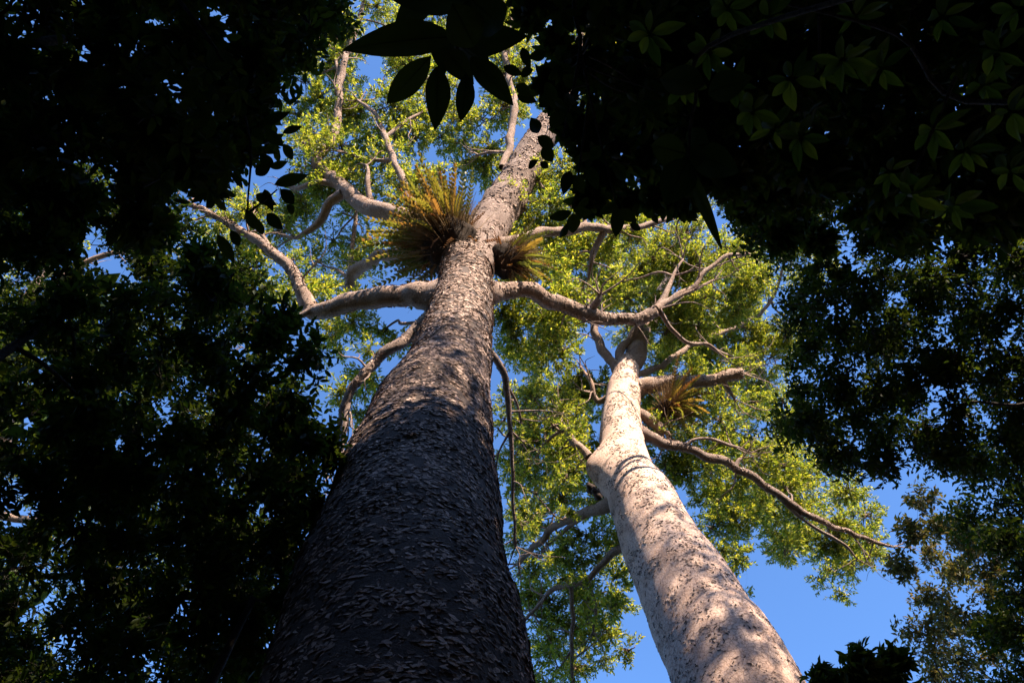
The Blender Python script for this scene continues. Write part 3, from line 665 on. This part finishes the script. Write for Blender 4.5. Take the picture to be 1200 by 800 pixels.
def under_tree(name, label, foot, trunk_pts, clumps, leaf, ll, lw, n_tw=40, per=7, gap=-1.0, r0=.11, mat_leaf='shade_leaf', cat='tree', group='dark understory trees around the clearing', max_branch=40):
    """foot and trunk points in metres; clumps (px, py, pr, depth)"""
    foot = np.asarray(foot, float)
    t = thing(name, foot, label, cat, group)
    P, R = spline(np.vstack([foot - [0, 0, .2], *[np.asarray(q, float) for q in trunk_pts]]), np.linspace(r0, r0 * .35, len(trunk_pts) + 1), 8)
    V, F = (lambda a: merge([a]))(tube(P, R, 10, .12, 3.0)); mesh_np('trunk', V, F, 'understory_bark', t, smooth=True)
    sp = Sprays(); tb = []
    net = Network(P[len(P) // 4:], R[len(P) // 4:])
    todo = [(at(px, py, d), m_of(pr, d)) for px, py, pr, d in clumps]
    todo.sort(key=lambda q: np.linalg.norm(P - q[0], axis=1).min())
    for c, r in todo:
        Pb, Rb = net.grow(c, r, .03)
        tb.append(tube(Pb, Rb, 5))
        under_clump(sp, c, r, Pb[-3], int(n_tw * random.uniform(.8, 1.2)), per, ll, lw, gap, sides6=ll > .11 and clumps[0][3] < 10)
    for k in range(min(max_branch, len(tb))):
        V, F = merge([tb[k]]); mesh_np('branch', V, F, 'understory_bark', t, smooth=True)
    if len(tb) > max_branch:
        V, F = merge(tb[max_branch:]); mesh_np('lesser_branches', V, F, 'understory_bark', t, smooth=True, kind='stuff')
    sp.build(t, mat_leaf, 'understory_bark')
    return t
def region(poly, step, pr, dr, holes=()):
    return [(x, y, random.uniform(*pr), random.uniform(*dr)) for x, y in fill(poly, step, holes)]

# left wall of leaves
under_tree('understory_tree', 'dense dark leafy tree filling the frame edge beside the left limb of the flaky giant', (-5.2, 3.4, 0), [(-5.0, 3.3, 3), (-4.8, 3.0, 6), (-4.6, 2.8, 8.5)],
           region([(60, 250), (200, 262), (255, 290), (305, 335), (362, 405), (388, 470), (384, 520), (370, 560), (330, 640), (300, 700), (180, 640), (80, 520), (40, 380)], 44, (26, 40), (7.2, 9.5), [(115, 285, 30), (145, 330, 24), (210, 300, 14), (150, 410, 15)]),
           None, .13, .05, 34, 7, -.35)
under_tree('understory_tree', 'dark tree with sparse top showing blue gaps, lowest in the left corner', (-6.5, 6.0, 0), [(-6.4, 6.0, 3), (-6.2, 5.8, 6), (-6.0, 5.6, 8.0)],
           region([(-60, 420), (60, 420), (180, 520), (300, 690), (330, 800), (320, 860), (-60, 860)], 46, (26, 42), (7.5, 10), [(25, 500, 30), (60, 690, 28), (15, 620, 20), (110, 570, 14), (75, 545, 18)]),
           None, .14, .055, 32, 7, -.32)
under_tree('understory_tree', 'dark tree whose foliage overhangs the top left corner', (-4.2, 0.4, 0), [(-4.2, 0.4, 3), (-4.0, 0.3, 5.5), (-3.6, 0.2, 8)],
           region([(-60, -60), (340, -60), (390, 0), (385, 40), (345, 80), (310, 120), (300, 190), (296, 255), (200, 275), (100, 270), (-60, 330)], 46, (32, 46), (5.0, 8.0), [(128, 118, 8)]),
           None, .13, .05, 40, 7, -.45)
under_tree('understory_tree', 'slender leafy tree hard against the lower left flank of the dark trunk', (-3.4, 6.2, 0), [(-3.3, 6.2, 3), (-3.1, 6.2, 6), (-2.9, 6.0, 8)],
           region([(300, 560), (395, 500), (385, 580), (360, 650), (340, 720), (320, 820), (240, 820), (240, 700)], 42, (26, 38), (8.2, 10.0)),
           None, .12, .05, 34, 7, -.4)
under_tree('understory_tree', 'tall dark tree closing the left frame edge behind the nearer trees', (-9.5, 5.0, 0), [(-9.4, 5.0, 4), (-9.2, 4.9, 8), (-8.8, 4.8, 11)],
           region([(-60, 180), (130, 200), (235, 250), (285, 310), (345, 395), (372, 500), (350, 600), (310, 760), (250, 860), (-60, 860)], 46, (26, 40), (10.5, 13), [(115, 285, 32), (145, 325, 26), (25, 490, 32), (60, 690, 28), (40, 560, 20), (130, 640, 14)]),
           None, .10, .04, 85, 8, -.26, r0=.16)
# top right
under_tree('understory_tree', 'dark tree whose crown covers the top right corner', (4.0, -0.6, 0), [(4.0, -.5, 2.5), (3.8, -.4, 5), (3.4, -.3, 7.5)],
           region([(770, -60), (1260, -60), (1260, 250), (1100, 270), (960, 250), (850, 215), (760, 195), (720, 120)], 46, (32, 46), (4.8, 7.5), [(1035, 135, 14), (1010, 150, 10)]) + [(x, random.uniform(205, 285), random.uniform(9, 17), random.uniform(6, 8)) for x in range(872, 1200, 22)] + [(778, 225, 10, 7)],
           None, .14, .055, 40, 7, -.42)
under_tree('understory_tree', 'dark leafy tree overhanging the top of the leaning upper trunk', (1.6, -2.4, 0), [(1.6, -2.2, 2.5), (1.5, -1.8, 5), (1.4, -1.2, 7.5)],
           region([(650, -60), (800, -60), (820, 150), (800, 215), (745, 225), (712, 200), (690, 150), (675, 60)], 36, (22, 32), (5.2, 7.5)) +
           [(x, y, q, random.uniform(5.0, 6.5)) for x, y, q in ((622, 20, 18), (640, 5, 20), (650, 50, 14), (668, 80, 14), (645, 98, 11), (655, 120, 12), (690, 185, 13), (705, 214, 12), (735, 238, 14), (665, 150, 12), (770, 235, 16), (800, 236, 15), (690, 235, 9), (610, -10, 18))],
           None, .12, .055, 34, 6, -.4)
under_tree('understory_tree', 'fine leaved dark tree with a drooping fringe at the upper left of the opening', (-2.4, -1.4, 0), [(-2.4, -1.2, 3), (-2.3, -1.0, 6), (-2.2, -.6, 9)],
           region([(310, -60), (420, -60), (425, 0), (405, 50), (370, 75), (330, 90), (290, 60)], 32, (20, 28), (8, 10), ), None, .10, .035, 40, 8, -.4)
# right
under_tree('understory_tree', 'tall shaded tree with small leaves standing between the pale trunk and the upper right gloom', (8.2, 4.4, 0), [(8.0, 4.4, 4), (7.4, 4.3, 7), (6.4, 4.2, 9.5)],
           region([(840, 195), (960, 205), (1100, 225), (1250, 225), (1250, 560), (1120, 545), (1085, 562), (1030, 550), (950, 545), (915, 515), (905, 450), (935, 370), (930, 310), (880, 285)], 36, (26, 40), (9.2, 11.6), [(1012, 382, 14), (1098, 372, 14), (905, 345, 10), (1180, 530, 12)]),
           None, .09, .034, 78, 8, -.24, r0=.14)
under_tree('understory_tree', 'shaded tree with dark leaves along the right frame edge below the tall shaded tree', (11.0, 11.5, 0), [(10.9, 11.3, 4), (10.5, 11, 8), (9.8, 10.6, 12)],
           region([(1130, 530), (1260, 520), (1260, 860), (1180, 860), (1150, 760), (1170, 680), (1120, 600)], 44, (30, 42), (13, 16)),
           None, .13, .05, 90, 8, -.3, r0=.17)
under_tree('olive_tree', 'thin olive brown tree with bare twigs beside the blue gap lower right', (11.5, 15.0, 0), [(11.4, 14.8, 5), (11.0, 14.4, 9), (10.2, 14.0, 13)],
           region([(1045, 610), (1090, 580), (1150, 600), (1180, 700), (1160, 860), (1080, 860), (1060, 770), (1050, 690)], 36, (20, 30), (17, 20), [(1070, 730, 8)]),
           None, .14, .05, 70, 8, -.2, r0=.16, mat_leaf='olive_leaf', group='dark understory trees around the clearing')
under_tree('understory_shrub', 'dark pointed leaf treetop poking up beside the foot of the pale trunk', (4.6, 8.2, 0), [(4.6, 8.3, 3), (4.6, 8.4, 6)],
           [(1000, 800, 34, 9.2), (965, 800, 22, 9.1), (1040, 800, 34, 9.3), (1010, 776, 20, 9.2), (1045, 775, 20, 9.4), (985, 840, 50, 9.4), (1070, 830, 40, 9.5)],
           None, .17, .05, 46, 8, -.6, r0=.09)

# ------------------------------------------------------------------ broad leaves near enough to tell apart
def broad_leaf_mesh(seed, wr=.42, curl=.12):
    rs = random.Random(seed); n = 9; V, F = [], []
    ph = rs.uniform(0, 6)
    for i in range(n + 1):
        t = i / n; wd = wr * .5 * (math.sin(math.pi * min(t, 1) ** .82) ** .85 if 0 < t < 1 else 0.0)
        if i == n: wd = 0.004
        if i == 0: wd = 0.012
        z = .10 * t - (curl + .1) * t * t
        wv = .012 * math.sin(ph + t * 11)
        for s in (-1, -.5, 0, .5, 1):
            V.append((t, s * wd, z + abs(s) * wd * .32 + (wv if abs(s) == 1 else 0)))
        if i:
            b = 5 * i
            for k in range(4): F.append((b - 5 + k, b - 4 + k, b + 1 + k, b + k))
    for i in range(n):                              # raised midrib below
        t0, t1 = i / n, (i + 1) / n; w0, w1 = .010 * (1 - t0) + .002, .010 * (1 - t1) + .002
        b = len(V); z0 = .10 * t0 - (curl + .1) * t0 * t0; z1 = .10 * t1 - (curl + .1) * t1 * t1
        V += [(t0, -w0, z0 - .001), (t0, 0, z0 - w0), (t0, w0, z0 - .001), (t1, -w1, z1 - .001), (t1, 0, z1 - w1), (t1, w1, z1 - .001)]
        F += [(b, b + 1, b + 4, b + 3), (b + 1, b + 2, b + 5, b + 4)]
    me = bpy.data.meshes.new('leaf'); me.from_pydata(V, [], F); me.update(); me.materials.append(M['near_leaf'])
    me.polygons.foreach_set('use_smooth', np.ones(len(me.polygons), bool))
    return me
BL = [broad_leaf_mesh(k, .42, .05 + .07 * k) for k in range(5)]
DL = [broad_leaf_mesh(k + 9, .42, .05 + .07 * k) for k in range(5)]
for me in DL: me.materials[0] = M['silhouette_leaf']
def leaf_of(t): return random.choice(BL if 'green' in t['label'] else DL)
def px_leaf(parent, b, e, wpx, d, dd=0.0, tilt=None):
    """one leaf from its stalk pixel to its tip pixel"""
    p = at(b[0], b[1], d); q = at(e[0], e[1], d + dd); L = np.linalg.norm(q - p); x = unit(q - p)
    view = unit(p - CAM); n = unit(-view + rnd_dirs(1)[0] * .25 if tilt is None else tilt)
    if n[2] < 0: n = -n
    wm = m_of(wpx, d)
    return place(leaf_of(parent), 'leaf', parent, p, x, n, L, wm / (.42 * L))
def sapling(name, label, stems, group='saplings with broad leaves overhead'):
    """stems: list of polylines of world points with radius; the first starts on the ground"""
    t = thing(name, stems[0][0][0] * np.array([1, 1, 0]), label, 'sapling', group)
    for i, (pts, r0, r1) in enumerate(stems):
        P, R = spline(np.array(pts), np.linspace(r0, r1, len(pts)), 6)
        V, F = merge([tube(P, R, 7)]); mesh_np('stem' if i == 0 else 'branch', V, F, 'understory_bark', t, smooth=True)
    return t
def rosette(t, px, py, d, n, ll, stem_from=None, droop=.25):
    c = at(px, py, d); a0 = random.uniform(0, 6.28)
    if stem_from is not None:
        m1 = (c + stem_from) / 2 + rnd_dirs(1)[0] * .05
        P, R = spline([stem_from, m1, c], [.006, .005, .003], 4); V, F = merge([tube(P, R, 5)])
        mesh_np('branch', V, F, 'understory_bark', t, smooth=True)
    for k in range(n):
        a = a0 + k * 2.4; dv = unit(np.array([math.cos(a), math.sin(a), random.uniform(-.5, .2) - droop]))
        p = c + dv * .012 - np.array([0, 0, .008 * k])
        place(leaf_of(t), 'leaf', t, p, dv, unit(up + rnd_dirs(1)[0] * .2), ll * random.uniform(.7, 1.15), random.uniform(.75, 1.05))

# the sprig of large leaves hanging across the top of the opening
d0 = 2.2
sp0 = sapling('broad_leaf_sapling', 'sapling sprig with very large leaves darkened to silhouettes against the sky at top centre', [([np.array([-.25, -1.6, 0]), np.array([-.25, -1.5, 2.2]), at(548, -90, 2.3), at(541, 0, d0), at(534, 76, d0)], .018, .004)])
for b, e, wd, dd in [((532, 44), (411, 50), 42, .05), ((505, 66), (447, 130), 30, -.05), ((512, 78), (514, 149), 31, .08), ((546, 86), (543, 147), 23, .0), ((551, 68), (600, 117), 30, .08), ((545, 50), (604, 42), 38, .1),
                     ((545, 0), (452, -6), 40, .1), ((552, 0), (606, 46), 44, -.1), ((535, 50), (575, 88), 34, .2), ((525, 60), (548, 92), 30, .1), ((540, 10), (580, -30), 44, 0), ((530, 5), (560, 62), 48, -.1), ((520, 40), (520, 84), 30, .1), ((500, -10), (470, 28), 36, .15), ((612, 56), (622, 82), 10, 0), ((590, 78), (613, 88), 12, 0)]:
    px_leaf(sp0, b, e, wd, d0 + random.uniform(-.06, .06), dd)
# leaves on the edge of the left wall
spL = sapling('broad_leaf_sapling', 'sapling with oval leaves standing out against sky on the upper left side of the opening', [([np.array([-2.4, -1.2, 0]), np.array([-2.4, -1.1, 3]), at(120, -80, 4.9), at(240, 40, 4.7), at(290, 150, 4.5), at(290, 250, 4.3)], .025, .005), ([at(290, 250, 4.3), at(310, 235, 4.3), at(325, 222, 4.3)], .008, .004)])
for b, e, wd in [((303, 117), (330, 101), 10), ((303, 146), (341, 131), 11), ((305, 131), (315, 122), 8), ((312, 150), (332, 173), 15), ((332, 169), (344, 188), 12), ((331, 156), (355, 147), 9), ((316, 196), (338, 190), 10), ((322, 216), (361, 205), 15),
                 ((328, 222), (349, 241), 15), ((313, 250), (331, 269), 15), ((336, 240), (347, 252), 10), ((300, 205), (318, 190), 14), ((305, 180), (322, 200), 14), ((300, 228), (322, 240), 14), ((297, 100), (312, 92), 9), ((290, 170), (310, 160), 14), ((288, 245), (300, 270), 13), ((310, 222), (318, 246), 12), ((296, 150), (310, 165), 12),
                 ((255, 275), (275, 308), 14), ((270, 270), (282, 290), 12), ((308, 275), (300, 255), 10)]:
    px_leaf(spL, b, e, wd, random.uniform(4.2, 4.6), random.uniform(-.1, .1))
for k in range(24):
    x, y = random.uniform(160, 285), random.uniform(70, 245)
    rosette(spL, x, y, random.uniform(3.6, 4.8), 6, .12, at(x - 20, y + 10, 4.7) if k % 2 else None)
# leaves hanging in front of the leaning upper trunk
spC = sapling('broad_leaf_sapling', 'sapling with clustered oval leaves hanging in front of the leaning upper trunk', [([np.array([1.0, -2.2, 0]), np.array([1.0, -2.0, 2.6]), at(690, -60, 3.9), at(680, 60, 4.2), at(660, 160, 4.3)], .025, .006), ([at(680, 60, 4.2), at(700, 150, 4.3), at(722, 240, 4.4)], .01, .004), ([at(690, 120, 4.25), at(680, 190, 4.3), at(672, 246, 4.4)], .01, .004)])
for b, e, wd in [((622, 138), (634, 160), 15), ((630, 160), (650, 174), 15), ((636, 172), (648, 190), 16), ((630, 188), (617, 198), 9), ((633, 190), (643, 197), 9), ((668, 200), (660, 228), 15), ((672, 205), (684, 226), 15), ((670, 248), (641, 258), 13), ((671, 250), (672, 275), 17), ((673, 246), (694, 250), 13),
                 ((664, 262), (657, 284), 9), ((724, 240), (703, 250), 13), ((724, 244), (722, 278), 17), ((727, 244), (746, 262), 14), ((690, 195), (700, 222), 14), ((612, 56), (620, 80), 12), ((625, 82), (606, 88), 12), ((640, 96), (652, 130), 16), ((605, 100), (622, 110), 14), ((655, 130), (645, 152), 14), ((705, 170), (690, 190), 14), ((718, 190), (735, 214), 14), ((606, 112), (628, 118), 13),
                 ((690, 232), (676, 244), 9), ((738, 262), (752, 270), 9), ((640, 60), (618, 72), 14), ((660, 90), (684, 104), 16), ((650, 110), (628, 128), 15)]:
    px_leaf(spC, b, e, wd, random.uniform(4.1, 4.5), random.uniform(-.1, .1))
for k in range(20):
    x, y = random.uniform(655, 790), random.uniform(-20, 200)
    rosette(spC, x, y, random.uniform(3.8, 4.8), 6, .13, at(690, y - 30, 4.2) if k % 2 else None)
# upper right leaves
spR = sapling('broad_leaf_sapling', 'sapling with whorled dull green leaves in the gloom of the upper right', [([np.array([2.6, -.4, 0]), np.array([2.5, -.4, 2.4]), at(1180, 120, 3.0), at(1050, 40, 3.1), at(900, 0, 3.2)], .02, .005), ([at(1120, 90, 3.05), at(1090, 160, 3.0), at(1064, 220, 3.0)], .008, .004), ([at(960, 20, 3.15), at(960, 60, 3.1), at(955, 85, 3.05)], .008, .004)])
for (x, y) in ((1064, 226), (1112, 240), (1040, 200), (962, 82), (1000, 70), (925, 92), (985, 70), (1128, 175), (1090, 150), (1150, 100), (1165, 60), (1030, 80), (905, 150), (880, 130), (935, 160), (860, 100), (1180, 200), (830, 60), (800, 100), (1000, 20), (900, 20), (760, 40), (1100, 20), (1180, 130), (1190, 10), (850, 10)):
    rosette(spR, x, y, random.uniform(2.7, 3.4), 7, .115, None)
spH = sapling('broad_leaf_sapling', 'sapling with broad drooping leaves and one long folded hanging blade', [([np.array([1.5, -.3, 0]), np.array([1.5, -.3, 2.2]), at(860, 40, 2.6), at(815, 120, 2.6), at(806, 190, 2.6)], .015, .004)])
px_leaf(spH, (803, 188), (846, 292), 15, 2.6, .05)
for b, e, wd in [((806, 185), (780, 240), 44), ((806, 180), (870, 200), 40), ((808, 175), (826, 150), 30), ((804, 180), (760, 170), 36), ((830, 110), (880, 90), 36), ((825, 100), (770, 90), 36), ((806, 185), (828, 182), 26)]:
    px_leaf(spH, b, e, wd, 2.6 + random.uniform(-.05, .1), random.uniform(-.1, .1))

# ================================================================== unseen wood beyond the frame, added and shaped for shade
def wood(name, label, centre_fn, n_trees, leaf, seed, nl=230, size=(.35, .6), flat=1.0, nc=13, mul=1.0):
    rs = random.Random(seed); LV, LF, off, tr = [], [], 0, []
    for k in range(n_trees):
        x, y, h, r = centre_fn(rs, k)
        P, R = spline([np.array([x, y, -.3]), np.array([x + rs.uniform(-.4, .4), y, h * .5]), np.array([x, y, h - r * .7])], [.35, .26, .08] if nc < 100 else [.16, .11, .05], 5)
        tr.append(tube(P, R, 8))
        if nc > 100:                                # one even crown, leaves scattered so sun leaks softly through
            n = int(nl * 13 * mul); B = RNG.normal(size=(n, 3)) * r * np.array([.62, .62, 0]) + np.array([x, y, h])
            B[:, 2] += np.minimum(.05, RNG.uniform(-2.4, .1, n)) * r + .25 * r
            V, F = leaves4(B, rnd_dirs(n), unit(rnd_dirs(n) + up), RNG.uniform(*size, n), RNG.uniform(size[0] * .6, size[1] * .6, n))
            LV.append(V); LF.append(F + off); off += len(V)
        for c in range(nc if nc < 100 else 0):
            cc = np.array([x, y, h - r * .9]) + np.array([rs.gauss(0, .55) * r, rs.gauss(0, .55) * r, (rs.uniform(-1.7, .8) if nc < 20 else min(.5, rs.uniform(-1.9, .7)) if nc > 100 else min(.45, rs.uniform(-1.7, 1.0))) * r])
            n = int(nl * 13 * mul / nc); B = in_ball(n) * r * (.6 if nc < 20 else .36 if nc < 100 else .3) * np.array([1, 1, flat]) + cc
            V, F = leaves4(B, rnd_dirs(n), unit(rnd_dirs(n) + up), RNG.uniform(*size, n), RNG.uniform(size[0] * .6, size[1] * .6, n))
            LV.append(V); LF.append(F + off); off += len(V)
    o = mesh_np(name, np.vstack(LV), [np.vstack(LF)], leaf, kind='stuff'); o['label'] = label
    V, F = merge(tr); mesh_np('trunk_mass', V, F, 'understory_bark', o, smooth=True, kind='stuff')
sd = unit(sun_dir[:2]); sp_ = np.array([-sd[1], sd[0]])
def sunward(rs, k, s0=-26, s1=1.2, n=12):  # unseen wood; height and leaf density shaped to set shade on both trunks
    s = s0 + (k + .5) / n * (s1 - s0) + rs.uniform(-.8, .8); dist = 17 + (k % 2) * 4.5 + rs.uniform(-.6, .6)
    p = np.array([1.0, 6.0]) + sd * dist + sp_ * s
    return p[0], p[1], (14.3 if s1 < 2 else 15.2) + math.tan(SUN_EL) * dist + rs.uniform(-.35, .35), 3.3
wood('forest', 'unseen tall wood behind the viewer, dense to shade the dark trunk', sunward, 12, 'shade_leaf', 3, 200, (.16, .30), .8, 44)
wood('forest', 'unseen tall wood right of the viewer, thinned to leak soft sun on the pale trunk', lambda rs, k: sunward(rs, k, 1.2, 26, 24), 24, 'shade_leaf', 4, 62, (.13, .27), .9, 150, 2.2)
def between(rs, k):  # unseen trees added towards the sun to darken the lower dark trunk
    p = np.array([-1.0, 5.6]) + sd * (9.5 + (k % 2) * 2.5) + sp_ * (-4.5 + k * 1.3)
    return p[0], p[1], 15.2 + (k % 2) * 1.2, 2.2
wood('forest', 'unseen trees behind the viewer, added to shade the dark trunk', between, 6, 'shade_leaf', 12, 260, (.22, .36), .9)
def ring(rs, k):  # unseen belt added to block low sky and keep the floor dark
    a = k / 34 * 2 * math.pi + rs.uniform(-.05, .05); dist = rs.uniform(24, 30)
    x, y = math.sin(a) * dist, math.cos(a) * dist
    front = math.cos(a) > .3
    return x, y + (6 if front else 0), rs.uniform(13, 16) if front else rs.uniform(16, 20), 3.4
wood('forest', 'unseen ring of lower wood, added to block low sky and shade the floor', ring, 34, 'shade_leaf', 5, 110, (.5, .8))
def overhead(rs, k):  # unseen crowns added behind the camera to cut sky light on the dark trunk
    a = 1.75 + (k + rs.random()) / 30 * 2.8; dist = rs.uniform(4.5, 13)
    x, y = math.sin(a) * dist, math.cos(a) * dist - 1.8
    return x, min(y, -5.6), rs.uniform(11, 15), 2.8
wood('forest', 'unseen understory wood behind the viewer, added to cut sky light', overhead, 34, 'shade_leaf', 8, 170, (.3, .5))
def flank(rs, k):  # unseen side trees added to hold back sky light
    side = -1 if k < 12 else 1
    y = -3 + (k % 12) * 1.9
    return side * rs.uniform(12.5, 16), y, rs.uniform(12, 15), 2.8
wood('forest', 'unseen wood flanking the clearing, added to cut sky light', flank, 24, 'shade_leaf', 9, 130, (.45, .75))
